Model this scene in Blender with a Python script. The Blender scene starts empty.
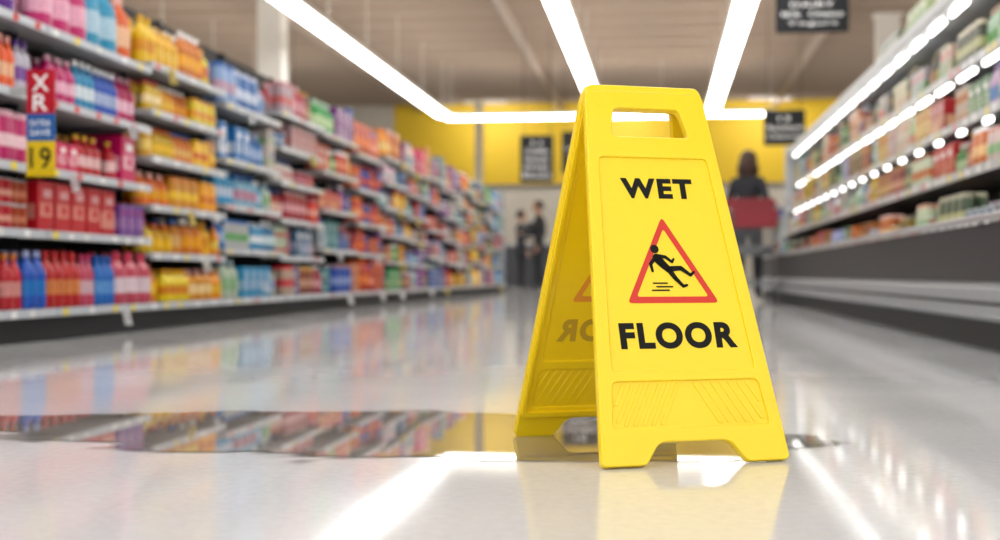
import bpy, bmesh, math, random
from mathutils import Vector, Matrix, noise
random.seed(11)
C = bpy.context
scene = C.scene
COL = scene.collection
try:
    scene.view_settings.view_transform = 'Standard'
    scene.view_settings.look = 'None'
except Exception:
    pass

def lin(h):
    h = h.lstrip('#')
    out = []
    for i in (0, 2, 4):
        c = int(h[i:i+2], 16)/255
        out.append(c/12.92 if c <= .04045 else ((c+.055)/1.055)**2.4)
    return tuple(out)

# ------------------------------------------------------------------ materials
def mat(name, col, rough=.5, metal=0., var=.06, nscale=8., bump=0., spec=.5, emis=None, estr=0., coat=0.):
    m = bpy.data.materials.new(name); m.use_nodes = True
    nt = m.node_tree; b = nt.nodes['Principled BSDF']
    if isinstance(col, str): col = lin(col)
    tc = nt.nodes.new('ShaderNodeTexCoord')
    n = nt.nodes.new('ShaderNodeTexNoise'); n.inputs['Scale'].default_value = nscale
    n.inputs['Detail'].default_value = 3
    nt.links.new(tc.outputs['Object'], n.inputs['Vector'])
    mx = nt.nodes.new('ShaderNodeMix'); mx.data_type = 'RGBA'
    mx.inputs[6].default_value = (*[c*(1-var) for c in col], 1)
    mx.inputs[7].default_value = (*[min(1, c*(1+var)) for c in col], 1)
    nt.links.new(n.outputs['Fac'], mx.inputs[0])
    nt.links.new(mx.outputs[2], b.inputs['Base Color'])
    b.inputs['Roughness'].default_value = rough
    b.inputs['Metallic'].default_value = metal
    b.inputs['Specular IOR Level'].default_value = spec
    b.inputs['Coat Weight'].default_value = coat
    if bump:
        bp = nt.nodes.new('ShaderNodeBump'); bp.inputs['Strength'].default_value = bump
        bp.inputs['Distance'].default_value = .002
        nt.links.new(n.outputs['Fac'], bp.inputs['Height']); nt.links.new(bp.outputs[0], b.inputs['Normal'])
    if emis is not None:
        b.inputs['Emission Color'].default_value = (*emis, 1)
        b.inputs['Emission Strength'].default_value = estr
    return m

def vcol_mat(name, rough=.35):
    m = bpy.data.materials.new(name); m.use_nodes = True
    nt = m.node_tree; b = nt.nodes['Principled BSDF']
    a = nt.nodes.new('ShaderNodeAttribute'); a.attribute_name = 'Col'
    tc = nt.nodes.new('ShaderNodeTexCoord')
    n = nt.nodes.new('ShaderNodeTexNoise'); n.inputs['Scale'].default_value = 45
    nt.links.new(tc.outputs['Object'], n.inputs['Vector'])
    mr = nt.nodes.new('ShaderNodeMapRange'); mr.inputs[3].default_value = .6; mr.inputs[4].default_value = 1.15
    nt.links.new(n.outputs['Fac'], mr.inputs[0])
    mx = nt.nodes.new('ShaderNodeMix'); mx.data_type = 'RGBA'; mx.blend_type = 'MULTIPLY'
    mx.inputs[0].default_value = 1
    hs = nt.nodes.new('ShaderNodeHueSaturation'); hs.inputs['Saturation'].default_value = 1.15; hs.inputs['Value'].default_value = .95
    nt.links.new(a.outputs['Color'], hs.inputs['Color'])
    nt.links.new(hs.outputs[0], mx.inputs[6]); nt.links.new(mr.outputs[0], mx.inputs[7])
    nt.links.new(mx.outputs[2], b.inputs['Base Color'])
    b.inputs['Roughness'].default_value = rough
    return m

# ------------------------------------------------------------------ mesh helpers
def obj(name, me, mats=(), parent=None, smooth=False):
    o = bpy.data.objects.new(name, me); COL.objects.link(o)
    for m in mats: me.materials.append(m)
    if smooth:
        for p in me.polygons: p.use_smooth = True
    if parent: o.parent = parent
    return o

def empty(name, loc=(0, 0, 0), rotz=0):
    e = bpy.data.objects.new(name, None); COL.objects.link(e)
    e.location = loc; e.rotation_euler = (0, 0, rotz); e.empty_display_size = .1
    return e

class Acc:
    def __init__(s): s.v = []; s.f = []; s.c = []; s.m = []
    def box(s, x0, x1, y0, y1, z0, z1, col=(1, 1, 1), mi=0, topmi=None):
        n = len(s.v)
        s.v += [(x0,y0,z0),(x1,y0,z0),(x1,y1,z0),(x0,y1,z0),(x0,y0,z1),(x1,y0,z1),(x1,y1,z1),(x0,y1,z1)]
        for k, f in enumerate(((0,3,2,1),(4,5,6,7),(0,1,5,4),(1,2,6,5),(2,3,7,6),(3,0,4,7))):
            s.f.append(tuple(n+i for i in f)); s.c.append(col); s.m.append(topmi if (k == 1 and topmi is not None) else mi)
    def quad(s, pts, col, mi=0):
        n = len(s.v); s.v += [tuple(p) for p in pts]; s.f.append(tuple(range(n, n+len(pts)))); s.c.append(col); s.m.append(mi)
    def prism(s, cx, cy, z0, prof, seg, sx, sy, rot=0., mi=0):
        n = len(s.v)
        for (r, z, c) in prof:
            for k in range(seg):
                a = rot+2*math.pi*k/seg
                s.v.append((cx+sx*r*math.cos(a), cy+sy*r*math.sin(a), z0+z))
        for i in range(len(prof)-1):
            for k in range(seg):
                k2 = (k+1) % seg
                s.f.append((n+i*seg+k, n+i*seg+k2, n+(i+1)*seg+k2, n+(i+1)*seg+k)); s.c.append(prof[i][2]); s.m.append(mi)
        t = n+(len(prof)-1)*seg
        s.f.append(tuple(t+k for k in range(seg))); s.c.append(prof[-1][2]); s.m.append(mi)
        s.f.append(tuple(n+k for k in reversed(range(seg)))); s.c.append(prof[0][2]); s.m.append(mi)
    def build(s, name, mats, parent=None, color=False, bevel=0):
        me = bpy.data.meshes.new(name); me.from_pydata(s.v, [], s.f); me.update()
        for p, mi in zip(me.polygons, s.m): p.material_index = mi
        if color:
            at = me.color_attributes.new('Col', 'FLOAT_COLOR', 'CORNER')
            buf = []
            for p, c in zip(me.polygons, s.c):
                buf += [c[0], c[1], c[2], 1.]*p.loop_total
            at.data.foreach_set('color', buf)
        o = obj(name, me, mats, parent)
        if bevel:
            b = o.modifiers.new('Bevel', 'BEVEL'); b.width = bevel; b.segments = 2; b.limit_method = 'ANGLE'
        return o

def to_mesh(o, name, mats, parent=None, smooth=False):
    C.view_layer.update()
    dg = C.evaluated_depsgraph_get()
    me = bpy.data.meshes.new_from_object(o.evaluated_get(dg))
    bpy.data.objects.remove(o, do_unlink=True)
    me.materials.clear()
    return obj(name, me, mats, parent, smooth)

def rpoly(pts, seg=6):
    out = []; n = len(pts)
    for i in range(n):
        p = Vector(pts[i][:2]); r = pts[i][2] if len(pts[i]) > 2 else 0
        a = Vector(pts[i-1][:2]); b = Vector(pts[(i+1) % n][:2])
        if r <= 0: out.append(tuple(p)); continue
        pa = p+(a-p).normalized()*r; pb = p+(b-p).normalized()*r
        for k in range(seg+1):
            t = k/seg
            q = pa*(1-t)**2+p*2*t*(1-t)+pb*t*t
            out.append((q.x, q.y))
    return out

def plate(name, loops, ext, bev, mats, parent=None, z=0, tx=None):
    cu = bpy.data.curves.new(name, 'CURVE'); cu.dimensions = '2D'; cu.fill_mode = 'BOTH'
    for lp in loops:
        sp = cu.splines.new('POLY'); sp.points.add(len(lp)-1)
        for p, q in zip(sp.points, lp): p.co = (q[0], q[1], 0, 1)
        sp.use_cyclic_u = True
    cu.extrude = ext; cu.bevel_depth = bev; cu.bevel_resolution = 2
    o = bpy.data.objects.new('tmp', cu); COL.objects.link(o)
    o2 = to_mesh(o, name, mats, parent)
    o2.data.transform(Matrix.Translation((0, 0, z)))
    return o2

def text_mesh(name, body, width, height, mats, parent=None, bold=.0, mirror=False, depth=.0003, space=1.12):
    cu = bpy.data.curves.new(name, 'FONT'); cu.body = body; cu.align_x = 'CENTER'; cu.size = 1
    cu.offset = bold; cu.extrude = .001; cu.space_character = space if bold else 1
    o = bpy.data.objects.new('tmp', cu); COL.objects.link(o)
    o2 = to_mesh(o, name, mats, parent)
    vs = [v.co for v in o2.data.vertices]
    x0 = min(v.x for v in vs); x1 = max(v.x for v in vs); y0 = min(v.y for v in vs); y1 = max(v.y for v in vs)
    sx = width/(x1-x0); sy = height/(y1-y0)
    for v in o2.data.vertices:
        v.co = Vector(((v.co.x-(x0+x1)/2)*sx*(-1 if mirror else 1), (v.co.y-(y0+y1)/2)*sy, v.co.z/.001*depth))
    return o2

def wires(name, lines, rad, mats, parent=None, res=2):
    cu = bpy.data.curves.new(name, 'CURVE'); cu.dimensions = '3D'; cu.bevel_depth = rad; cu.bevel_resolution = res
    cu.use_fill_caps = True
    for lp in lines:
        sp = cu.splines.new('POLY'); sp.points.add(len(lp)-1)
        for p, q in zip(sp.points, lp): p.co = (*q, 1)
    o = bpy.data.objects.new('tmp', cu); COL.objects.link(o)
    return to_mesh(o, name, mats, parent, smooth=True)

# ------------------------------------------------------------------ room shell
H_CEIL = 5.6; YB = 40.0
XL, XR = -14.0, 10.0
mf = bpy.data.materials.new('polished_floor'); mf.use_nodes = True
nt = mf.node_tree; b = nt.nodes['Principled BSDF']
tc = nt.nodes.new('ShaderNodeTexCoord')
n1 = nt.nodes.new('ShaderNodeTexNoise'); n1.inputs['Scale'].default_value = 60; n1.inputs['Detail'].default_value = 5
n2 = nt.nodes.new('ShaderNodeTexNoise'); n2.inputs['Scale'].default_value = 1.6; n2.inputs['Detail'].default_value = 5
for n in (n1, n2): nt.links.new(tc.outputs['Object'], n.inputs['Vector'])
mx = nt.nodes.new('ShaderNodeMix'); mx.data_type = 'RGBA'
mx.inputs[6].default_value = (.58, .59, .61, 1); mx.inputs[7].default_value = (.70, .71, .73, 1)
mr = nt.nodes.new('ShaderNodeMapRange'); mr.inputs[1].default_value = .3; mr.inputs[2].default_value = .7
ma = nt.nodes.new('ShaderNodeMath'); ma.operation = 'ADD'
mh = nt.nodes.new('ShaderNodeMath'); mh.operation = 'MULTIPLY'; mh.inputs[1].default_value = .5
nt.links.new(n1.outputs['Fac'], ma.inputs[0]); nt.links.new(n2.outputs['Fac'], ma.inputs[1]); nt.links.new(ma.outputs[0], mh.inputs[0])
nt.links.new(mh.outputs[0], mr.inputs[0]); nt.links.new(mr.outputs[0], mx.inputs[0])
nt.links.new(mx.outputs[2], b.inputs['Base Color'])
mr2 = nt.nodes.new('ShaderNodeMapRange'); mr2.inputs[1].default_value = .3; mr2.inputs[2].default_value = .7
mr2.inputs[3].default_value = .05; mr2.inputs[4].default_value = .10
nt.links.new(n2.outputs['Fac'], mr2.inputs[0]); nt.links.new(mr2.outputs[0], b.inputs['Roughness'])
b.inputs['IOR'].default_value = 1.55

a = Acc(); a.box(XL, XR, -4, YB, -.1, 0); a.build('floor', [mf])
m_ceil = mat('ceiling_deck', '#dccbb6', .8, var=.10, nscale=.8)
m_joist = mat('joist_paint', '#a8988a', .7)
a = Acc(); a.box(XL, XR, -1, YB, H_CEIL, H_CEIL+.1); a.build('ceiling', [m_ceil])
a = Acc()
y = 0.6
while y < YB-.2:
    a.box(XL, XR, y, y+.09, H_CEIL-.26, H_CEIL-.002); y += 1.25
for x in (-12.6, -7.2, -3.0, 3.2, 8.6):
    a.box(x, x+.12, -.8, YB-.1, H_CEIL-.42, H_CEIL-.262)
a.build('ceiling_joists', [m_joist])
m_yel = mat('yellow_wall_paint', (.88, .60, .03), .6, var=.04, nscale=1)
m_white = mat('white_wall_paint', '#d9d4ca', .6, var=.05, nscale=1)
a = Acc(); a.box(XL, XR, YB, YB+.2, 0, H_CEIL, mi=0)
a.box(-8, 9.9, YB-.04, YB, 3.0, H_CEIL, mi=1)
a.box(-8, 9.9, YB-.07, YB, 2.9, 3.0, mi=2)
a.build('wall_back', [m_white, m_yel, mat('wall_rail', '#8a857c', .5)])
a = Acc(); a.box(XL-.2, XL, -1, YB, 0, H_CEIL); a.build('wall_left', [m_white])
a = Acc(); a.box(XR, XR+.2, -1, YB, 0, H_CEIL); a.build('wall_right', [m_white])

m_lamp = mat('lamp_diffuser', (1, 1, 1), .5, emis=(1, 1, .985), estr=12.5)
m_ceil_fill = mat('added_ceiling_fill', (1, 1, 1), .5, emis=(1, .97, .93), estr=6)  # added glow on the unseen housing tops, brightens the ceiling
m_house = mat('lamp_housing', '#e8e6e0', .4)
def light_strip(x0, x1, y0, y1, z=4.0):
    a = Acc()
    a.box(x0, x1, y0, y1, z, z+.05, mi=0)
    a.box(x0-.02, x1+.02, y0-.02, y1+.02, z+.05, z+.12, mi=1, topmi=2)
    L = max(x1-x0, y1-y0); n = int(L/3)+1
    for i in range(n+1):
        t = (i+.05)/(n+.1)
        if x1-x0 > y1-y0: px, py = x0+(x1-x0)*t, (y0+y1)/2
        else: px, py = (x0+x1)/2, y0+(y1-y0)*t
        a.box(px-.005, px+.005, py-.005, py+.005, z+.12, H_CEIL-.27, mi=1)
    a.build('ceiling_light_strip', [m_lamp, m_house, m_ceil_fill])
for x in (-8.8, -5.1, -1.44, 1.14, 7.5):
    light_strip(x-.135, x+.135, 1.0, 31.4)
light_strip(-5.1, 2.6, 31.6, 31.9)
for x in (-5, -1.0, 3.0, 7.0):  # added fill lights that brighten the dull back wall, not known fixtures
    e = empty('added_wall_fill', (x, 38.2, 5.2))
    a = Acc(); a.box(-.6, .6, -.08, .08, .0, .08); a.box(-.01, .01, -.01, .01, .08, .13); a.build('fill_housing', [m_house], e)
    ld = bpy.data.lights.new('wall_fill_area', 'AREA'); ld.shape = 'RECTANGLE'; ld.size = 1.2; ld.size_y = .14; ld.energy = 70; ld.color = (1, .96, .88)
    lo = bpy.data.objects.new('wall_fill_area', ld); COL.objects.link(lo); lo.parent = e; lo.location = (0, 0, -.01); lo.rotation_euler = (math.radians(48), 0, 0)

m_col = mat('column_paint', '#dcd8d0', .5)
for (x, y, r) in ((-6.3, 21.4, .2), (-5.1, 37.6, .1), (4.2, 26.0, .2)):
    a = Acc(); q = math.sqrt(2)*r
    W = (1, 1, 1)
    a.prism(x, y, 0.001, [(q*1.35, 0, W), (q*1.35, .12, W), (q, .14, W), (q, H_CEIL-.45, W), (q*1.3, H_CEIL-.43, W)], 4, 1, 1, math.pi/4)
    a.build('support_column', [m_col], bevel=.01)

# ------------------------------------------------------------------ left shelving
XF = -2.75
Y0, BAY, NB = 3.33, 1.28, 16
m_shelf = mat('shelf_enamel', '#a4a6a8', .4)
m_rail = mat('price_rail', '#b4bac2', .3)
m_back = mat('shelf_back_panel', '#232224', .7)
m_kick = mat('kick_plate', '#26272a', .6, spec=.3)
levels = {}
base_sets = [[.145, .50, .79, 1.11, 1.44], [.145, .42, .69, .96, 1.22, 1.48], [.145, .47, .76, 1.06, 1.42],
             [.145, .44, .72, 1.0, 1.26, 1.52], [.145, .52, .86, 1.18, 1.5]]
order = [0, 0, 0, 1, 2, 3, 4, 0, 3, 1, 4, 2, 3, 0, 1, 2]
a = Acc()
D = .52
for i in range(NB):
    ya = Y0+i*BAY; yb = ya+BAY
    lv = base_sets[order[i]]; levels[i] = lv
    a.box(XF-D-.05, XF-D, ya, yb, .0, 1.95, mi=2)
    a.box(XF-D-.02, XF-D+.035, ya-.02, ya+.02, 0, 1.95, mi=3)
    a.box(XF-D, XF-.06, ya, yb, .002, .10, mi=3)
    for k, z in enumerate(lv):
        fx = XF if k == 0 else XF-.05
        a.box(XF-D, fx-.006, ya+.005, yb-.005, z-.022, z, mi=0)
        a.box(fx-.006, fx+.006, ya+.008, yb-.008, z-.034, z+.004, mi=1)
        if k > 0:
            for yy in (ya+.025, yb-.03):
                a.box(XF-D, XF-.2, yy, yy+.005, z-.09, z-.022, mi=3)
YE = Y0+NB*BAY
a.box(XF-D-.05, XF-.03, YE, YE+.03, 0, 1.75, mi=0)
a.build('gondola_shelving', [m_shelf, m_rail, m_back, m_kick])

P = {k: Acc() for k in ('bottles', 'jugs', 'boxes', 'cans', 'pouches')}
def put(P, kind, x, y, z, w, h, c1, c2, c3, face, d=None):
    r = w/2
    if kind == 'bottles':
        P['bottles'].prism(x, y, z, [(r*.86, 0, c1), (r, h*.04, c1), (r*.97, h*.24, c2), (r*.97, h*.50, c1), (r, h*.58, c1),
                                     (r*.8, h*.70, c1), (r*.36, h*.84, c1), (r*.34, h*.89, c3), (r*.40, h*.895, c3), (r*.38, h, c3)], 12, 1, 1, .3)
    elif kind == 'jugs':
        A = P['jugs']
        A.prism(x, y, z, [(r*.9, 0, c1), (r, h*.05, c1), (r, h*.22, c2), (r*.98, h*.52, c1), (r*.85, h*.70, c1), (r*.45, h*.80, c1),
                          (r*.40, h*.83, c3), (r*.44, h*.84, c3), (r*.38, h, c3)], 12, .75, 1, 0)
        A.box(x-.010, x+.010, y+r*.55, y+r*.78, z+h*.60, z+h*.86, c1)
        A.box(x-.010, x+.010, y+r*.2, y+r*.78, z+h*.80, z+h*.86, c1)
    elif kind == 'boxes':
        d = d or w*.5; s = .7071
        A = P['boxes']
        A.prism(x, y, z, [(s, 0, c1), (s, h*.16, c2 if random.random() < .3 else c1), (s, h*.5, c1), (s, h*.985, c1), (s*.985, h, c1)], 4, d, w*.97, math.pi/4)
        fx = x+face*(d/2+.0012)
        y0, y1 = y-w*.36, y+w*.36
        A.quad([(fx, y0, z+h*.3), (fx, y1, z+h*.3), (fx, y1, z+h*.58), (fx, y0, z+h*.58)], c2)
        A.quad([(fx, y0*.5+y*.5, z+h*.68), (fx, y1*.9+y*.1, z+h*.68), (fx, y1*.9+y*.1, z+h*.84), (fx, y0*.5+y*.5, z+h*.84)], c3)
        fx += face*.0008
        A.quad([(fx, y-w*.12, z+h*.36), (fx, y+w*.22, z+h*.36), (fx, y+w*.22, z+h*.54), (fx, y-w*.12, z+h*.54)], c1)
        yy = y-w/2*.97-.001
        A.quad([(x-d*.35, yy, z+h*.25), (x+d*.35, yy, z+h*.25), (x+d*.35, yy, z+h*.55), (x-d*.35, yy, z+h*.55)], c2)
    elif kind == 'cans':
        g = (.5, .5, .51)
        P['cans'].prism(x, y, z, [(r*.93, 0, g), (r, h*.04, c1), (r, h*.3, c2), (r, h*.55, c1), (r, h*.93, g), (r*.95, h*.97, g), (r*.93, h, g)], 12, 1, 1)
    elif kind == 'pouches':
        s = .7071
        P['pouches'].prism(x, y, z, [(s*.8, 0, c1), (s, h*.08, c1), (s*1.0, h*.3, c2), (s*.95, h*.55, c1), (s*.8, h*.88, c3), (s*.78, h*.9, c3), (s*.74, h, c3)], 8, w*.38, w, math.pi/8)

def mixc(a, b, t): return tuple(x*(1-t)+y*t for x, y in zip(a, b))
def fill(P, xf, face, ya, yb, z, gap, pal, kinds, wscale=1., tint=.35, full=.0, nmax=5):
    y = ya+.012; last = None
    while y < yb-.05:
        kind = random.choice(kinds)
        pc = random.choice(pal)
        while pc is last and len(pal) > 1: pc = random.choice(pal)
        last = pc
        c1, c2, c3 = [lin(c) for c in pc]
        c2 = mixc(c2, c1, random.uniform(tint*.3, tint*1.6))
        c1 = tuple(c*random.uniform(.7, 1.05) for c in c1)
        if random.random() < .5: c3 = mixc(c3, c1, .6)
        hmax = gap*random.uniform(.62+full, .92)
        w = {'bottles': random.uniform(.065, .095), 'jugs': random.uniform(.13, .18), 'boxes': random.uniform(.10, .2),
             'cans': .078, 'pouches': random.uniform(.12, .16)}[kind]*wscale
        d = w if kind in ('bottles', 'cans') else (w*.75 if kind == 'jugs' else (min(w*.6, .12) if kind == 'boxes' else w*.4))
        if kind == 'cans': hmax = .112
        if kind == 'bottles': hmax = min(hmax, w*3.7)
        if kind == 'jugs': hmax = min(hmax, w*1.9)
        if kind == 'boxes': hmax = min(hmax, w*random.choice([.8, 1.3, 1.6]))
        if kind == 'pouches': hmax = min(hmax, w*1.6)
        stack = max(1, int(gap*.92/hmax)) if kind in ('cans', 'boxes') else 1
        n = random.randint(2, nmax) if kind != 'jugs' else random.randint(1, 3)
        setb = random.uniform(.015, .06)
        for q in range(n):
            if y+w > yb-.01: y = yb; break
            if random.random() < .04: y += w+.004; continue
            for r in range(2):
                xx = xf-face*(setb+d/2+r*(d+.006))
                jy = random.uniform(-.002, .002)
                for s in range(stack):
                    put(P, kind, xx, y+w/2+jy, z+.001+s*(hmax+.001), w*.97, hmax, c1, c2, c3, face, d)
            y += w+.005
        y += random.uniform(0, .012)

pur = [('6b2c91','f0e8f4','e06a10'), ('5a2a86','d8b8e0','f2f0ea'), ('e8661b','f6e6c8','ffffff'), ('c93a78','f4d0e0','ffffff'), ('d8d4d0','6b2c91','5a2a86'),
       ('3f8f3a','f4f4e8','ffffff'), ('4a2478','b890d0','d02020'), ('2b62b8','e4ecf6','ffffff'), ('d8d4ca','3f8f3a','2b8a3a'), ('3aa0c8','f0f4f4','ffffff')]
pink = [('d8457a','f4e2e6','ffffff'), ('1e78c8','d0d8f0','ffffff'), ('c42030','f6dada','e8b010'), ('2a88c8','f6f6f6','1b4fa8'), ('d8b0bc','c8506a','c42838'), ('5ab0b8','f0f0f0','ffffff')]
bot = [('cc1c24','f0c8a0','3a9a40'), ('c42030','e8d0c8','e8b010'), ('cc1c24','d8a070','cc1c24'), ('c86a74','e0d8e0','c02040'), ('1e62b8','3a90d8','f2f0ea'), ('2470c0','9ac0e8','1b4fa8')]
redm = [('c0303c','e8b8a8','ffffff'), ('b8303c','e8c8b8','f0e8e0'), ('a84c3c','d89880','f0e0d0'), ('a87878','b83040','7a5a80'), ('8c5a94','c8a8cc','c8202c'), ('c8c0c0','b03848','8c5a94')]
yel = [('e8a010','f6e080','e06010'), ('f0b818','f6e8c0','c82020'), ('e07818','f8c870','ffffff'), ('f2c838','c8481c','e8a010'), ('d88a10','f4e4b8','2b62b8'), ('e9b020','f0d890','e8e0d0')]
blu = [('2a70bc','e8eef4','ffffff'), ('b0c0d0','3a80c0','1b4fa8'), ('5a98cc','f0f0f0','ffffff'), ('c4c8c0','58a058','2a70bc'), ('98b4cc','c84850','2a60a8'), ('3f88a0','e0ecec','e8e8e8')]
rdw = [('b82030','f2dcd0','ffffff'), ('c4a8a0','c03040','c02430'), ('a83848','e8c0c8','e8e4e0'), ('c85048','f0d8c8','30508c'), ('88483c','d8b8a0','c8a060'), ('4a6a98','d8d8e8','ffffff'), ('d8d4cc','b83040','30508c')]
mix = [('c83028','f0c8a8','ffffff'), ('2858a8','c8d0e8','e8b010'), ('30904c','d8e8c0','ffffff'), ('e0a020','f0d8a0','c83028'), ('b4aca4','a83848','2858a8'), ('7a3a84','c8b0d4','ffffff'), ('d86820','f6d6a8','ffffff'), ('4a4038','c8b088','c83028'), ('d4d0c8','3a80a0','2858a8'), ('287888','d0e4e4','ffffff')]
fir = [('d04018','f4b080','e87020'), ('c02818','f0b0a0','2858a8'), ('2450a0','e87020','c02818')]
palb = {0: pur, 1: pur, 2: pur, 3: yel, 4: blu, 5: rdw, 6: mix, 7: fir, 8: mix, 9: pink+mix, 10: mix, 11: fir+mix, 12: mix, 13: yel+mix, 14: mix, 15: blu+fir}
for i in range(NB):
    ya = Y0+i*BAY; yb = ya+BAY; lv = levels[i]
    for k, z in enumerate(lv):
        gap = (lv[k+1]-.03-z) if k+1 < len(lv) else .40
        pal = palb[i]; kinds = ['bottles', 'jugs', 'boxes', 'cans', 'pouches']
        if i <= 2:
            kinds = [['bottles', 'bottles', 'jugs'], ['boxes', 'boxes', 'cans'], ['bottles', 'bottles', 'pouches', 'boxes'], ['bottles', 'jugs', 'bottles'], ['bottles', 'jugs', 'jugs']][k]
            pal = [bot, redm, pink, pur, pur[:4]+pur][k]
        if i == 3: kinds = ['jugs', 'bottles', 'pouches']
        if i == 4: kinds = ['jugs', 'bottles', 'boxes', 'pouches']
        if k == len(lv)-1:
            gap = random.uniform(.33, .46)
            if i == 3: kinds = ['jugs', 'bottles']
        xf = XF-.0 if k == 0 else XF-.055
        if i == 7: pal = fir
        fill(P, xf, 1, ya, yb, z, gap, pal, kinds, wscale=1.0 if k < len(lv)-1 else 1.25, full=.08, nmax=5 if i < 3 else 4)
m_goods = vcol_mat('product_packaging')
for k, nm in (('bottles', 'grocery_bottles'), ('jugs', 'detergent_jugs'), ('boxes', 'grocery_boxes'), ('cans', 'food_cans'), ('pouches', 'snack_pouches')):
    P[k].build(nm, [m_goods], color=True)

a = Acc()
blue = lin('2f6fb4'); redc = lin('c23428')
for (zz, hh, cc) in ((.12, .30, blue), (.44, .26, blue), (.72, .25, redc)):
    for q in range(2):
        x0 = XF-.60+q*.27
        s = .7071
        a.prism(x0+.13, YE+.32, zz, [(s*.92, 0, cc), (s, hh*.85, cc), (s*1.03, hh*.86, cc), (s*1.03, hh, cc), (s*.95, hh, cc)], 4, .25, .40, math.pi/4)
a.box(XF-.62, XF-.05, YE+.1, YE+.56, .001, .12, lin('3a3b3e'))
a.build('stacked_crates', [m_goods], color=True)

a = Acc()
tagc = [lin('f4f4f4'), lin('ffffff'), lin('f6e04a'), lin('e8e8e4'), lin('d83030')]
for i in range(NB):
    ya = Y0+i*BAY
    for k, z in enumerate(levels[i]):
        fx = (XF if k == 0 else XF-.05)+.0075
        y = ya+.06
        while y < ya+BAY-.08:
            a.quad([(fx, y, z-.032), (fx, y+.05, z-.032), (fx, y+.05, z), (fx, y, z)], random.choice(tagc))
            y += random.uniform(.14, .35)
        if random.random() < .4:
            y = ya+random.uniform(.2, 1.0)
            x0 = fx+.001
            if abs(y-5.2) < .6 and k > 0: continue
            a.quad([(x0, y, z-.01), (x0+.05, y-.02, z-.02), (x0+.07, y-.02, z-.10), (x0+.02, y, z-.10)], random.choice([lin('ffffff'), lin('f6e6a0')]))
a.build('shelf_price_labels', [m_goods], color=True)

e = empty('promotional_price_sign', (-2.60, 5.42, .715))
a = Acc()
a.box(-.062, .062, -.004, .004, .0, .15, lin('f4cf1e')); a.box(-.062, .062, -.004, .004, .15, .265, lin('2566b0')); a.box(-.062, .062, -.004, .004, .265, .45, lin('cc2030'))
a.box(-.14, -.062, -.004, .004, .34, .38, lin('c0c0c0'))
a.build('board', [m_goods], e, color=True)
m_w = mat('sign_white_print', '#ffffff', .5); m_k = mat('sign_black_print', '#0c0a08', .6, spec=.3)
for (s, w, h, z, m) in (('X', .075, .070, .395, m_w), ('R', .065, .070, .312, m_w), ('EXTRA', .09, .026, .225, m_w), ('SAVE', .09, .026, .185, m_w), ('19', .092, .090, .078, m_k)):
    t = text_mesh('lettering', s, w, h, [m], e, bold=.012); t.rotation_euler = (math.pi/2, 0, 0); t.location = (0, -.0060, z)

# ------------------------------------------------------------------ right refrigerated case
case = empty('refrigerated_display_case', (0, 0, 0))
CY0, CY1 = 2.0, 17.6
m_steel = mat('brushed_steel', '#b4b7bb', .35, metal=.85, var=.05)
m_dark = mat('case_dark_panel', '#1d1e22', .4, var=.3, nscale=2, spec=.3)
m_case = mat('case_white_enamel', '#b0b3b5', .4)
m_inner = mat('case_inner_liner', '#55585b', .5)
m_led = mat('case_led_tube', (1, 1, 1), .5, emis=(1, .99, .95), estr=6.5)
m_bump = mat('case_bumper', '#8b8e92', .4)
def strip_profile(name, prof, mats_, y0=CY0, y1=CY1, parent=case, mi=None):
    me = bpy.data.meshes.new(name); n = len(prof)
    v = [(p[0], y0, p[1]) for p in prof]+[(p[0], y1, p[1]) for p in prof]
    f = [(i, (i+1) % n, n+(i+1) % n, n+i) for i in range(n)]+[tuple(range(n))[::-1], tuple(range(n, 2*n))]
    me.from_pydata(v, [], f)
    bm = bmesh.new(); bm.from_mesh(me); bmesh.ops.recalc_face_normals(bm, faces=bm.faces); bm.to_mesh(me); bm.free()
    o = obj(name, me, mats_, parent)
    b = o.modifiers.new('Bevel', 'BEVEL'); b.width = .006; b.segments = 2; b.limit_method = 'ANGLE'
    return o
strip_profile('kick_base', [(1.30, .001), (2.2, .001), (2.2, .12), (1.30, .12)], [m_kick])
strip_profile('bumper', [(1.26, .12), (1.22, .14), (1.22, .25), (1.26, .27), (2.2, .27), (2.2, .12)], [m_bump])
strip_profile('bumper_groove', [(1.212, .185), (1.212, .20), (1.225, .20), (1.225, .185)], [m_kick])
strip_profile('front_panel', [(1.255, .271), (1.235, .50), (1.265, .50), (1.295, .271)], [m_dark])
strip_profile('front_rim', [(1.215, .50), (1.215, .535), (1.29, .535), (1.29, .50)], [m_steel])
strip_profile('tray', [(1.29, .44), (1.29, .46), (2.1, .52), (2.1, .50)], [m_inner])
strip_profile('rear_panel', [(2.1, .271), (2.1, 1.95), (2.2, 1.95), (2.2, .271)], [m_inner])
strip_profile('canopy', [(1.60, 1.83), (1.60, 1.90), (1.62, 1.92), (2.099, 1.92), (2.099, 1.86), (1.70, 1.83)], [m_case])
for y0 in (CY0-.04, CY1):
    strip_profile('end_panel', [(1.24, .12), (1.21, .30), (1.20, .56), (1.45, .66), (1.56, 1.1), (1.57, 1.94), (2.2, 1.94), (2.2, .12)], [m_case], y0, y0+.04)
shelf_def = [(1.56, .83), (1.61, 1.12), (1.67, 1.46)]
a = Acc()
for (x, z) in shelf_def:
    a.box(x, 2.1, CY0+.002, CY1-.002, z-.02, z, mi=0)
    a.box(x-.012, x, CY0+.002, CY1-.002, z-.03, z+.018, mi=1)
yy = CY0+.3
while yy < CY1:
    a.box(2.06, 2.1, yy-.015, yy+.015, .53, 1.85, mi=1); yy += 1.25
a.build('shelves', [m_inner, m_case], case)
a = Acc()
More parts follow.
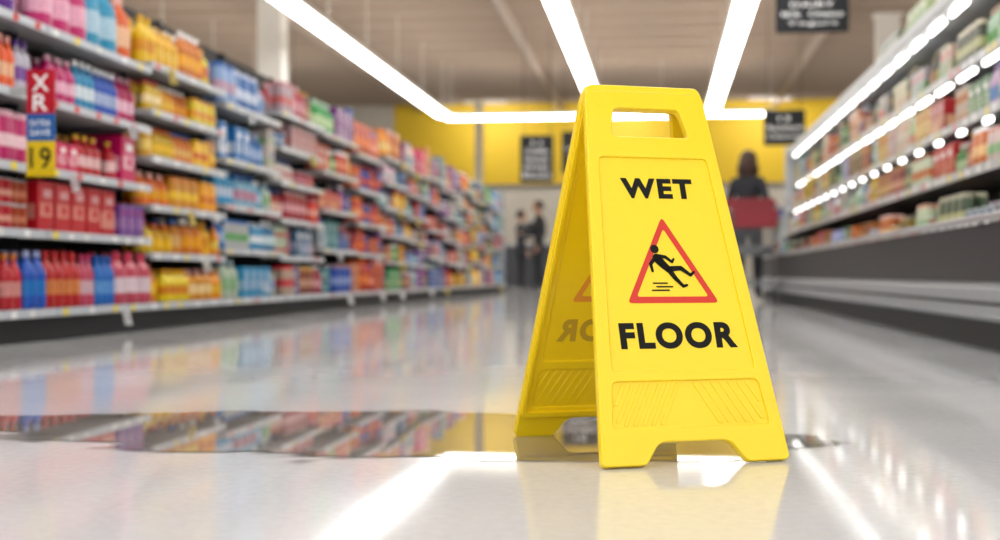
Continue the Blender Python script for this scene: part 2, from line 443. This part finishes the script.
for (x, z, ln, st) in [(1.66, 1.82, .42, .62), (1.70, 1.44, .40, .62), (1.64, 1.10, .12, .62)]:
    y = CY0+.1
    while y < CY1-.5:
        a.box(x, x+.022, y, y+ln, z-.022, z-.001); y += st
a.build('led_tubes', [m_led], case)

Q = {k: Acc() for k in P}
fre = [('c8c0b4','c83a30','ffffff'), ('c02c2c','e8c8a8','ffffff'), ('3a7a44','d8e4c0','e8e8e0'), ('d06a28','f0d0a0','ffffff'), ('b8c0c8','3a78b8','2a5a98'),
       ('a07848','e0c898','8a3a28'), ('ccccc4','58a050','d83838'), ('d0a42c','f4e4b0','c83a30'), ('8c2c2c','e0b8a0','e8c070'), ('4a5a44','c8c898','e8e0c8'), ('d4ccbc','b86838','8a4a34'), ('3a3430','c8a878','d8c8a0')]
for xx in (1.315, 1.60, 1.86):
    fill(Q, xx, -1, CY0+.05, CY1-.05, .47+(xx-1.29)*.074+.010, .22, fre, ['boxes', 'pouches', 'boxes', 'cans'], full=.1, nmax=4)
for (x, z), gap in zip(shelf_def, (.25, .31, .34)):
    fill(Q, x+.0, -1, CY0+.05, CY1-.05, z, gap, fre, ['boxes', 'bottles', 'cans', 'boxes', 'pouches', 'bottles'], wscale=.95, full=.08, nmax=4)
fill(Q, 1.66, -1, 5.6, 11.0, 1.922, .2, [('b8c8b0','4a8850','ffffff'), ('c4bca8','b08848','ffffff'), ('8a9a80','d8d8c8','ffffff')], ['boxes', 'cans', 'bottles'], wscale=1.2)
for k in Q:
    if Q[k].v:
        Q[k].build({'bottles': 'milk_bottles', 'jugs': 'juice_jugs', 'boxes': 'chilled_food_cartons', 'cans': 'yogurt_tubs', 'pouches': 'cheese_packets'}[k], [m_goods], color=True)
a = Acc()
for (x, z) in shelf_def+[(1.229, .52)]:
    y = CY0+.1; fx = x-.0135
    while y < CY1-.1:
        a.quad([(fx, y, z-.026), (fx, y+.06, z-.026), (fx, y+.06, z+.012), (fx, y, z+.012)], random.choice(tagc)); y += random.uniform(.12, .3)
a.build('price_labels', [m_goods], case, color=True)

# ------------------------------------------------------------------ hanging signs
m_board = mat('sign_board_black', '#1d1f23', .5, spec=.3)
def aisle_sign(x, y, z0, z1, w, lines):
    e = empty('hanging_aisle_sign', (x, y, 0))
    h = z1-z0
    lp = rpoly([(-w/2, z0, .03), (w/2, z0, .03), (w/2, z1, .03), (-w/2, z1, .03)])
    o = plate('board', [lp], .012, .004, [m_board], e); o.rotation_euler = (math.pi/2, 0, 0)
    wires('suspension_rods', [[(-w*.4, 0, z1), (-w*.4, 0, H_CEIL-.27)], [(w*.4, 0, z1), (w*.4, 0, H_CEIL-.27)]], .006, [m_kick], e)
    n = len(lines)
    for i, s in enumerate(lines):
        t = text_mesh('lettering', s, w*min(.85, .1*len(s)+.1), h/(n+.8)*.55, [m_w], e, bold=.01)
        t.rotation_euler = (math.pi/2, 0, 0); t.location = (0, -.0175, z1-h*(i+.9)/(n+.8))
aisle_sign(1.55, 14.3, 2.82, 3.20, .74, ['DAIRY', 'Milk  Cheese', 'Yogurt'])
aisle_sign(2.25, 25.4, 2.7, 3.35, .75, ['12', 'Household', 'Cleaning'])
aisle_sign(-2.55, 27.6, 2.2, 3.16, .68, ['11', 'Coffee', 'Snacks', 'Drinks', 'Biscuits'])
aisle_sign(-1.75, 29.2, 2.5, 3.4, .80, ['10', 'Laundry', 'Paper', 'Pet'])
aisle_sign(-8.0, 27.6, 3.1, 3.7, .8, ['9', 'Frozen', 'Bakery'])

# ------------------------------------------------------------------ back-of-store fixtures
a = Acc()
a.box(-6.0, -2.6, 33.0, 33.7, .001, 1.0, lin('2b2c30')); a.box(-6.05, -2.55, 32.95, 33.75, 1.0, 1.06, lin('8f9196'))
for x in (-5.4, -4.2, -3.1):
    a.box(x-.03, x+.03, 33.3, 33.36, 1.06, 1.3, lin('202020')); a.box(x-.26, x+.26, 33.27, 33.31, 1.25, 1.6, lin('15171c'))
a.build('service_counter', [m_goods], color=True)
a = Acc()
for x in (-1.8, 2.9):
    a.box(x, x+3.6, 35.0, 35.8, .001, .12, lin('3a3b3e'))
    a.box(x, x+3.6, 35.38, 35.42, .12, 2.0, lin('8c8c8c'))
    for z in (.12, .55, .95, 1.35, 1.75): a.box(x, x+3.6, 35.03, 35.77, z, z+.03, lin('c8cacc'))
a.build('gondola_shelving_far', [m_goods], color=True)
R = {k: Acc() for k in P}
def swap_fill(x0, x1, yf, z, gap):
    T = {k: Acc() for k in P}
    fill(T, 0, -1, x0, x1, z, gap, mix, ['boxes', 'bottles', 'jugs'])
    for k in T:
        n = len(R[k].v)
        R[k].v += [(v[1], yf+v[0], v[2]) for v in T[k].v]
        R[k].f += [tuple(n+i for i in f[::-1]) for f in T[k].f]; R[k].c += T[k].c; R[k].m += T[k].m
for x in (-1.8, 2.9):
    for z in (.15, .58, .98, 1.38, 1.78): swap_fill(x, x+3.6, 35.03, z, .34)
for k, nm in (('boxes', 'stocked_cartons'), ('bottles', 'stocked_bottles'), ('jugs', 'stocked_jugs')):
    R[k].build(nm, [m_goods], color=True)

# ------------------------------------------------------------------ WET FLOOR SIGN
SH, SS = .618, .220
TILT = math.atan(SS/SH); L = math.hypot(SS, SH)
sign = empty('wet_floor_sign', (-.0355, 2.352, .004), math.radians(24))
m_y = mat('yellow_plastic', (1.0, .70, .004), .28, var=.02, nscale=30, bump=.05, coat=.15)
m_ink = mat('black_ink', '#0d0b08', .6, spec=.25); m_red = mat('red_ink', '#d8301a', .45)
m_ghost = mat('embossed_ghost', (.56, .36, .02), .4); m_ghost2 = mat('embossed_ghost_red', (.85, .33, .03), .4)
def hw(t): return .160-.054*t
def panel(parent_name, back):
    e = bpy.data.objects.new(parent_name, None); COL.objects.link(e); e.parent = sign; e.empty_display_size = .05
    e.rotation_euler = (math.pi/2-TILT, 0, math.pi if back else 0)
    e.location = (0, SS if back else -SS, 0)
    ah = .055
    outer = rpoly([(-hw(0), 0, .008), (-.088, 0, .006), (-.062, ah*L, .014), (.062, ah*L, .014), (.088, 0, .006), (hw(0), 0, .008),
                   (hw(.965), .965*L, .004), (hw(1)-.004, L, .010), (-hw(1)+.004, L, .010), (-hw(.965), .965*L, .004)])
    hole = rpoly([(-.074, .853*L, .012), (.074, .853*L, .012), (.062, .940*L, .012), (-.062, .940*L, .012)])
    w1 = rpoly([(-hw(.225)+.020, .225*L, .012), (hw(.225)-.020, .225*L, .012), (hw(.80)-.016, .80*L, .012), (-hw(.80)+.016, .80*L, .012)])
    w2 = rpoly([(-hw(.07)+.018, .085*L, .01), (hw(.07)-.018, .085*L, .01),
                (hw(.20)-.020, .205*L, .012), (-hw(.20)+.020, .205*L, .012)])
    plate('skin', [outer, hole], .0030, .0010, [m_y], e)
    plate('frame', [outer, hole, w1, w2], .0056, .0020, [m_y], e, z=.0003)
    inner = rpoly([(-hw(.06)+.007, .075*L, .01), (hw(.06)-.007, .075*L, .01), (hw(.985)-.008, .985*L, .008), (-hw(.985)+.008, .985*L, .008)])
    outer2 = rpoly([(-hw(.05)+.002, .062*L, .01), (hw(.05)-.002, .062*L, .01), (hw(.995)-.003, .995*L, .008), (-hw(.995)+.003, .995*L, .008)])
    plate('flange', [outer2, inner], .004, .0008, [m_y], e, z=-.0085)
    ribs = []
    for s in (-1, 1):
        for i in range(8):
            x = .012+i*.0155
            top, bot_ = .196*L, .096*L
            xm = hw(.15)-.024; sh = .036
            if x+.005 > hw(.2)-.024: continue
            f = min(1, (xm-x-.005)/sh) if x+.005+sh > xm else 1
            yb_ = top-(top-bot_)*f
            lp = [(s*x, top), (s*(x+.005), top), (s*(x+.005+sh*f), yb_), (s*(x+sh*f), yb_)]
            ribs.append(lp if s > 0 else lp[::-1])
    for lp in ribs: plate('rib', [lp], .0042, .0010, [m_y], e, z=.0005)
    zf = .0043
    def prnt(z, mirror, mi, mr):
        g = -1 if mirror else 1
        t = text_mesh('wet_lettering', 'WET', .130, .0365, [mi], e, bold=.046, mirror=mirror, space=1.2); t.location = (0, .712*L, z)
        t = text_mesh('floor_lettering', 'FLOOR', .206, .0445, [mi], e, bold=.046, mirror=mirror, space=1.16); t.location = (0, .318*L, z)
        k = .00176; cx, cy = 0, .511*L
        def tri(s):
            icy = -11*k
            return [((p[0]*k)*s+cx, (p[1]*k-icy)*s+icy+cy) for p in ((0, 43), (44, -39), (-44, -39))]
        o1 = rpoly([(*p, .009) for p in tri(1.05)]); o2 = rpoly([(*p, .006) for p in tri(.83)])
        plate('warning_triangle', [o1, o2], .0004, 0, [mr], e, z=z)
        A = Acc()
        def seg(p, q, w0, w1):
            p = Vector(p); q = Vector(q); d = (q-p).normalized(); n = Vector((-d.y, d.x))
            pts = [p+n*w0, p-n*w0, q-n*w1, q+n*w1]
            A.quad([(g*v.x*k+cx, v.y*k+cy, z+.0005) for v in pts], (0, 0, 0))
        def disc(p, r):
            A.quad([(g*(p[0]+r*math.cos(i*math.pi/8))*k+cx, (p[1]+r*math.sin(i*math.pi/8))*k+cy, z+.0005) for i in range(16)], (0, 0, 0))
        def stroke(pts, ws):
            for i in range(len(pts)-1): seg(pts[i], pts[i+1], ws[i], ws[i+1])
            for p, w in zip(pts, ws): disc(p, w)
        disc((-12, 13), 4.3)
        stroke([(-11, 4), (-6, -2), (0, -8)], [4.4, 4, 3.2])
        stroke([(-13, 4), (-18, -2), (-17, -9)], [2.0, 1.7, 1.3])
        stroke([(-10, 6), (-2, 5), (4, 0), (6, 3)], [2.0, 1.7, 1.3, 1.1])
        stroke([(0, -7), (12, -6), (21, -13), (25, -10)], [2.9, 2.3, 1.6, 1.2])
        stroke([(0, -8), (5, -16), (12, -24), (16, -23)], [2.9, 2.3, 1.6, 1.2])
        for (x0, x1, yy) in ((-18, -4, -21), (-15, 1, -24.5), (-20, -3, -28)): stroke([(x0, yy), (x1, yy)], [.7, .7])
        A.build('slipping_figure', [mi], e)
    prnt(zf, False, m_ink, m_red)
    prnt(-zf, False, m_ghost, m_ghost2)
    return e
panel('front_panel', False); panel('back_panel', True)
a = Acc()
W = (1, 1, 1)
for s in (-1, 1):
    n0 = len(a.v)
    a.prism(0, 0, 0, [(.010, 0, W), (.0125, .002, W), (.0125, .026, W), (.010, .028, W)], 16, 1, 1)
    for i in range(n0, len(a.v)):
        x, y, z = a.v[i]; a.v[i] = (s*(.074+z), y, x+SH-.013)
a.build('hinge', [m_y], sign)

# ------------------------------------------------------------------ puddle: fine film mesh whose thickness fades out at the rim
pts = [(-1.75,2.62),(-1.503,2.69),(-1.213,2.81),(-.792,2.905),(-.330,2.938),(-.128,2.85),(.113,2.70),(.256,2.565),(.275,2.445),(.236,2.331),(.10,2.235),
       (-.06,2.185),(-.237,2.17),(-.408,2.13),(-.684,2.12),(-.833,2.17),(-1.036,2.28),(-1.303,2.40),(-1.7,2.50)]
def sdist(px, py):
    ins = False; dm = 9; n = len(pts)
    for i in range(n):
        x0, y0 = pts[i]; x1, y1 = pts[(i+1) % n]
        if (y0 > py) != (y1 > py) and px < (x1-x0)*(py-y0)/(y1-y0)+x0: ins = not ins
        dx, dy = x1-x0, y1-y0
        t = max(0, min(1, ((px-x0)*dx+(py-y0)*dy)/(dx*dx+dy*dy)))
        dm = min(dm, math.hypot(px-x0-t*dx, py-y0-t*dy))
    return dm if ins else -dm
gx0, gx1, gy0, gy1, st = -1.9, .40, 1.98, 3.06, .0125
nx = int((gx1-gx0)/st)+1; ny = int((gy1-gy0)/st)+1
V = []; AL = []; idx = {}; Fc = []
grid = {}
for i in range(nx):
    for j in range(ny):
        x = gx0+i*st; y = gy0+j*st
        d = sdist(x, y)+noise.noise(Vector((x*5, y*8, 0)))*.08+noise.noise(Vector((x*20, y*26, 3)))*.03
        al = max(0, min(1, (d+.012)/.075)); al = al*al*(3-2*al)
        grid[(i, j)] = al
for i in range(nx-1):
    for j in range(ny-1):
        q = [(i, j), (i+1, j), (i+1, j+1), (i, j+1)]
        if max(grid[k] for k in q) <= 0: continue
        f = []
        for k in q:
            if k not in idx:
                idx[k] = len(V); V.append((gx0+k[0]*st, gy0+k[1]*st, .0014)); AL.append(grid[k])
            f.append(idx[k])
        Fc.append(f)
me = bpy.data.meshes.new('water_puddle'); me.from_pydata(V, [], Fc); me.update()
at = me.color_attributes.new('Wet', 'FLOAT_COLOR', 'POINT')
buf = []
for t in AL: buf += [t, t, t, 1.]
at.data.foreach_set('color', buf)
mp = bpy.data.materials.new('water_film'); mp.use_nodes = True
nt = mp.node_tree; b = nt.nodes['Principled BSDF']
b.inputs['Roughness'].default_value = .015; b.inputs['IOR'].default_value = 1.6
tc = nt.nodes.new('ShaderNodeTexCoord'); nz = nt.nodes.new('ShaderNodeTexNoise'); nz.inputs['Scale'].default_value = 5
nt.links.new(tc.outputs['Object'], nz.inputs['Vector'])
cr = nt.nodes.new('ShaderNodeMix'); cr.data_type = 'RGBA'
cr.inputs[6].default_value = (.08, .066, .056, 1); cr.inputs[7].default_value = (.36, .33, .31, 1)  # wet floor tone, with dark brown shelf reflections painted into the colour
nt.links.new(nz.outputs['Fac'], cr.inputs[0]); nt.links.new(cr.outputs[2], b.inputs['Base Color'])
wa = nt.nodes.new('ShaderNodeAttribute'); wa.attribute_name = 'Wet'
nt.links.new(wa.outputs['Fac'], b.inputs['Alpha'])
obj('water_puddle', me, [mp], None, True)

# ------------------------------------------------------------------ people
def skin_obj(name, V, E, mats, parent, root=0, sub=2):
    me = bpy.data.meshes.new(name); me.from_pydata([v[:3] for v in V], E, [])
    o = bpy.data.objects.new('tmp', me); COL.objects.link(o)
    o.modifiers.new('Skin', 'SKIN')
    for i, v in enumerate(V):
        d = me.skin_vertices[0].data[i]; d.radius = (v[3], v[4] if len(v) > 4 else v[3]); d.use_root = (i == root)
    s = o.modifiers.new('Sub', 'SUBSURF'); s.levels = sub; s.render_levels = sub
    return to_mesh(o, name, mats, parent, smooth=True)

def person(name, loc, yaw, coat, pants, hair, skin, lh=None, rh=None, longhair=True, scale=1., stride=.0):
    e = empty(name, loc, yaw); e.scale = (scale,)*3
    M = [mat('coat', coat, .8), mat('trousers', pants, .8), mat('skin', skin, .5), mat('shoes', '#1a1a1c', .5), mat('hair', hair, .6, var=.3, nscale=60)]
    lh = lh or [(-.225, -.03, 1.09), (-.235, .07, .86)]; rh = rh or [(.225, -.03, 1.09), (.235, .07, .86)]
    V = [(0, 0, .93, .155, .115), (0, 0, 1.06, .125, .095), (0, -.005, 1.22, .15, .11), (0, -.01, 1.35, .13, .09), (0, -.005, 1.43, .055, .055), (0, .015, 1.50, .048, .048)]
    E = [(0, 1), (1, 2), (2, 3), (3, 4), (4, 5)]
    for s, hd in ((-1, lh), (1, rh)):
        n = len(V)
        V += [(s*.15, -.01, 1.365, .062, .062), (*hd[0], .046, .046), (*hd[1], .032, .030)]
        E += [(3, n), (n, n+1), (n+1, n+2)]
        n = len(V); st = stride*s
        V += [(s*.09, 0, .83, .092, .095), (s*.095, .02+st*.5, .48, .062, .065), (s*.10, -.01+st, .10, .042, .045), (s*.11, .13+st, .045, .040, .032)]
        E += [(0, n), (n, n+1), (n+1, n+2), (n+2, n+3)]
    o = skin_obj('body', V, E, M[:4], e)
    for p in o.data.polygons:
        c = p.center
        if c.z > 1.45: p.material_index = 2
        elif c.z < .11: p.material_index = 3
        elif c.z < .80 and abs(c.x) < .19: p.material_index = 1
        else: p.material_index = 0
    for s, hd in ((-1, lh), (1, rh)):
        el = Vector(hd[0]); wr = Vector(hd[1]); d = (wr-el).normalized()
        side = Vector((0, 1, 0)) - d*d.y; side.normalize(); nrm = d.cross(side)
        HV = [(*(wr-d*.01), .024, .02), (*(wr+d*.045), .034, .016), (*(wr+d*.08), .032, .013)]; HE = [(0, 1), (1, 2)]
        for i, (off, ln) in enumerate(((-.027, .062), (-.009, .074), (.009, .08), (.027, .07))):
            n = len(HV); b0 = wr+d*.08+side*off
            curl = nrm*(-.02*s)
            HV += [(*b0, .009), (*(b0+d*ln*.5+curl*.4), .0085), (*(b0+d*ln*.85+curl*1.5), .0075)]
            HE += [(2, n), (n, n+1), (n+1, n+2)]
        n = len(HV); b0 = wr+d*.03+side*.03
        HV += [(*b0, .011), (*(b0+d*.03+side*.02), .010), (*(b0+d*.06+side*.025), .008)]; HE += [(1, n), (n, n+1), (n+1, n+2)]
        skin_obj('hand', HV, HE, [M[2]], e, sub=1)
    bm = bmesh.new(); bmesh.ops.create_uvsphere(bm, u_segments=24, v_segments=18, radius=1)
    for v in bm.verts:
        x, y, z = v.co
        k = 1-.28*max(0, -z)**1.3
        nx, ny, nz = x*.076*k, y*.096*(1-.12*max(0, -z)), z*.118
        if y > .8 and abs(x) < .2 and -.45 < z < .12: ny += .022*(1-abs(x)/.2)*(1-abs(z+.2)/.4)
        if y > .75 and .15 > abs(z-.05) and .2 < abs(x) < .5: ny -= .006
        if y > .7 and z < -.75: ny += .008
        v.co = (nx, ny+.02, nz+1.60)
    me = bpy.data.meshes.new('head'); bm.to_mesh(me); bm.free()
    obj('head', me, [M[2]], e, True)
    bm = bmesh.new()
    for s in (-1, 1):
        bmesh.ops.create_uvsphere(bm, u_segments=10, v_segments=8, radius=.011, matrix=Matrix.Translation((s*.028, .105, 1.605)))
    me = bpy.data.meshes.new('eyes'); bm.to_mesh(me); bm.free(); obj('eyes', me, [M[3]], e, True)
    bm = bmesh.new()
    bmesh.ops.create_uvsphere(bm, u_segments=12, v_segments=8, radius=1, matrix=Matrix.Translation((0, .103, 1.535)) @ Matrix.Diagonal((.024, .009, .008, 1)))
    me = bpy.data.meshes.new('mouth'); bm.to_mesh(me); bm.free(); obj('mouth', me, [mat('lips', '#a85a50', .5)], e, True)
    bm = bmesh.new()
    for s in (-1, 1):
        bmesh.ops.create_uvsphere(bm, u_segments=10, v_segments=8, radius=1, matrix=Matrix.Translation((s*.077, .01, 1.59)) @ Matrix.Diagonal((.010, .018, .030, 1)))
    me = bpy.data.meshes.new('ears'); bm.to_mesh(me); bm.free(); obj('ears', me, [M[2]], e, True)
    bm = bmesh.new(); bmesh.ops.create_uvsphere(bm, u_segments=28, v_segments=20, radius=1)
    kill = [v for v in bm.verts if (v.co.y > .45 and v.co.z < .52) or (not longhair and v.co.z < -.45) or (v.co.y > .1 and v.co.z < -.1)]
    bmesh.ops.delete(bm, geom=kill, context='VERTS')
    for v in bm.verts:
        x, y, z = v.co
        wv = 1+.03*math.sin(9*math.atan2(y, x))
        if z > 0: hwid = .098; zz = z*.125
        else:
            hwid = .098+(.06*min(1, -z*1.6) if longhair else 0); zz = z*(.24 if longhair else .135)
        v.co = (x*hwid*wv, y*(.116+(.02 if longhair and z < 0 else 0))*wv+.008, zz+1.605)
    me = bpy.data.meshes.new('hair'); bm.to_mesh(me); bm.free()
    h = obj('hair', me, [M[4]], e, True)
    so = h.modifiers.new('Solid', 'SOLIDIFY'); so.thickness = .01
    return e

person('woman', (.94, 15.05, 0), math.radians(-18), '#1d1f27', '#23242c', '#3a2418', '#c89878', rh=[(.25, -.12, 1.10), (.255, -.34, 1.09)], stride=.06, scale=.97)
person('man', (-2.22, 24.4, 0), math.radians(110), '#1e1f24', '#202228', '#20160f', '#b08468', longhair=False, rh=[(.24, .08, 1.12), (.14, .28, 1.10)], scale=.96)
person('man', (-2.62, 25.1, 0), math.radians(-70), '#2a2c33', '#1b1c22', '#2a1c12', '#b08468', longhair=False, scale=.88, lh=[(-.24, .08, 1.12), (-.14, .28, 1.10)])

# ------------------------------------------------------------------ shopping cart
def cart(loc, rz):
    e = empty('shopping_cart', loc, rz)
    m_wire = mat('chromed_wire', '#6c6e72', .3, metal=.8); m_rp = mat('red_cart_plastic', '#861c28', .45); m_rub = mat('wheel_rubber', '#2a2a2c', .6)
    def prof(y):
        t = -y/.85
        return .27-.045*t, .50+.09*t, 1.0-.06*t
    L1 = []
    ys = [-.04-i*.0405 for i in range(21)]
    for y in ys:
        w, zb, zt = prof(y); L1.append([(-w, y, zt), (-w*.9, y, zb), (w*.9, y, zb), (w, y, zt)])
    for k in range(7):
        f = k/6
        for s in (-1, 1):
            r = []
            for y in (ys[0], ys[-1]):
                w, zb, zt = prof(y); ww = w*(.9+.1*f); r.append((s*ww, y, zb+(zt-zb)*f))
            L1.append(r)
        for y in (ys[0], ys[-1]):
            w, zb, zt = prof(y); ww = w*(.9+.1*f); zz = zb+(zt-zb)*f; L1.append([(-ww, y, zz), (ww, y, zz)])
    for k in range(-6, 7):
        r = []
        for y in (ys[0], ys[-1]):
            w, zb, zt = prof(y); r.append((w*.9*k/6, y, zb))
        L1.append(r)
        for y in (ys[0], ys[-1]):
            w, zb, zt = prof(y); L1.append([(w*.9*k/6, y, zb), (w*k/6, y, zt)])
    wires('basket', L1, .0045, [m_wire], e, 1)
    T = []
    for s in (-1, 1):
        T.append([(s*.27, .05, 1.05), (s*.27, .0, 1.0), (s*.25, -.05, .50), (s*.25, -.05, .22), (s*.26, -.02, .14)])
        T.append([(s*.25, -.05, .24), (s*.19, -.80, .20), (s*.19, -.82, .14)])
        T.append([(s*.25, -.06, .48), (s*.20, -.70, .56)])
        w, zb, zt = prof(ys[0]); w2, _, zt2 = prof(ys[-1]); T.append([(s*w, 0, zt), (s*w2, ys[-1], zt2)])
    w2, _, zt2 = prof(ys[-1]); T.append([(-w2, ys[-1], zt2), (w2, ys[-1], zt2)])
    T.append([(-.19, -.80, .20), (.19, -.80, .20)]); T.append([(-.25, -.05, .24), (.25, -.05, .24)])
    wires('chassis', T, .013, [m_wire], e, 3)
    wires('handle', [[(-.285, .05, 1.05), (.285, .05, 1.05)]], .018, [m_rp], e, 4)
    lp = rpoly([(-.21, .80, .02), (.21, .80, .02), (.225, .98, .02), (-.225, .98, .02)])
    o = plate('front_placard', [lp], .004, .002, [m_rp], e); o.rotation_euler = (math.pi/2, 0, 0); o.location = (0, -.865, -.03)
    lp = rpoly([(-.23, .80, .02), (.23, .80, .02), (.25, 1.10, .03), (-.25, 1.10, .03)])
    o = plate('child_seat', [lp], .006, .003, [m_rp], e); o.rotation_euler = (math.pi/2, 0, 0); o.location = (0, -.10, -.0)
    A = Acc(); W = (1, 1, 1)
    for (x, y) in ((-.26, -.02), (.26, -.02), (-.19, -.82), (.19, -.82)):
        n0 = len(A.v)
        A.prism(0, 0, -.014, [(.045, 0, W), (.06, .004, W), (.06, .024, W), (.045, .028, W)], 20, 1, 1)
        for i in range(n0, len(A.v)):
            px, py, pz = A.v[i]; A.v[i] = (x+pz, y+px, py+.062)
        A.box(x-.024, x-.019, y-.02, y+.02, .05, .15); A.box(x+.019, x+.024, y-.02, y+.02, .05, .15); A.box(x-.024, x+.024, y-.02, y+.02, .145, .155)
    A.build('wheels', [m_rub], e)
    return e
cart((.92, 14.46, .001), 0)

# ------------------------------------------------------------------ world + camera
w = bpy.data.worlds.new('World'); scene.world = w; w.use_nodes = True
w.node_tree.nodes['Background'].inputs[0].default_value = (.98, .99, 1, 1)
w.node_tree.nodes['Background'].inputs[1].default_value = 1.5
cd = bpy.data.cameras.new('Camera'); cam = bpy.data.objects.new('Camera', cd); COL.objects.link(cam)
cd.sensor_width = 36; cd.lens = 48.6; cd.clip_end = 200
cam.location = (0, 0, .30)
cam.rotation_euler = (math.radians(90.21), 0, math.radians(6.84))
cd.dof.use_dof = True; cd.dof.focus_distance = 2.2; cd.dof.aperture_fstop = 3.2
scene.camera = cam
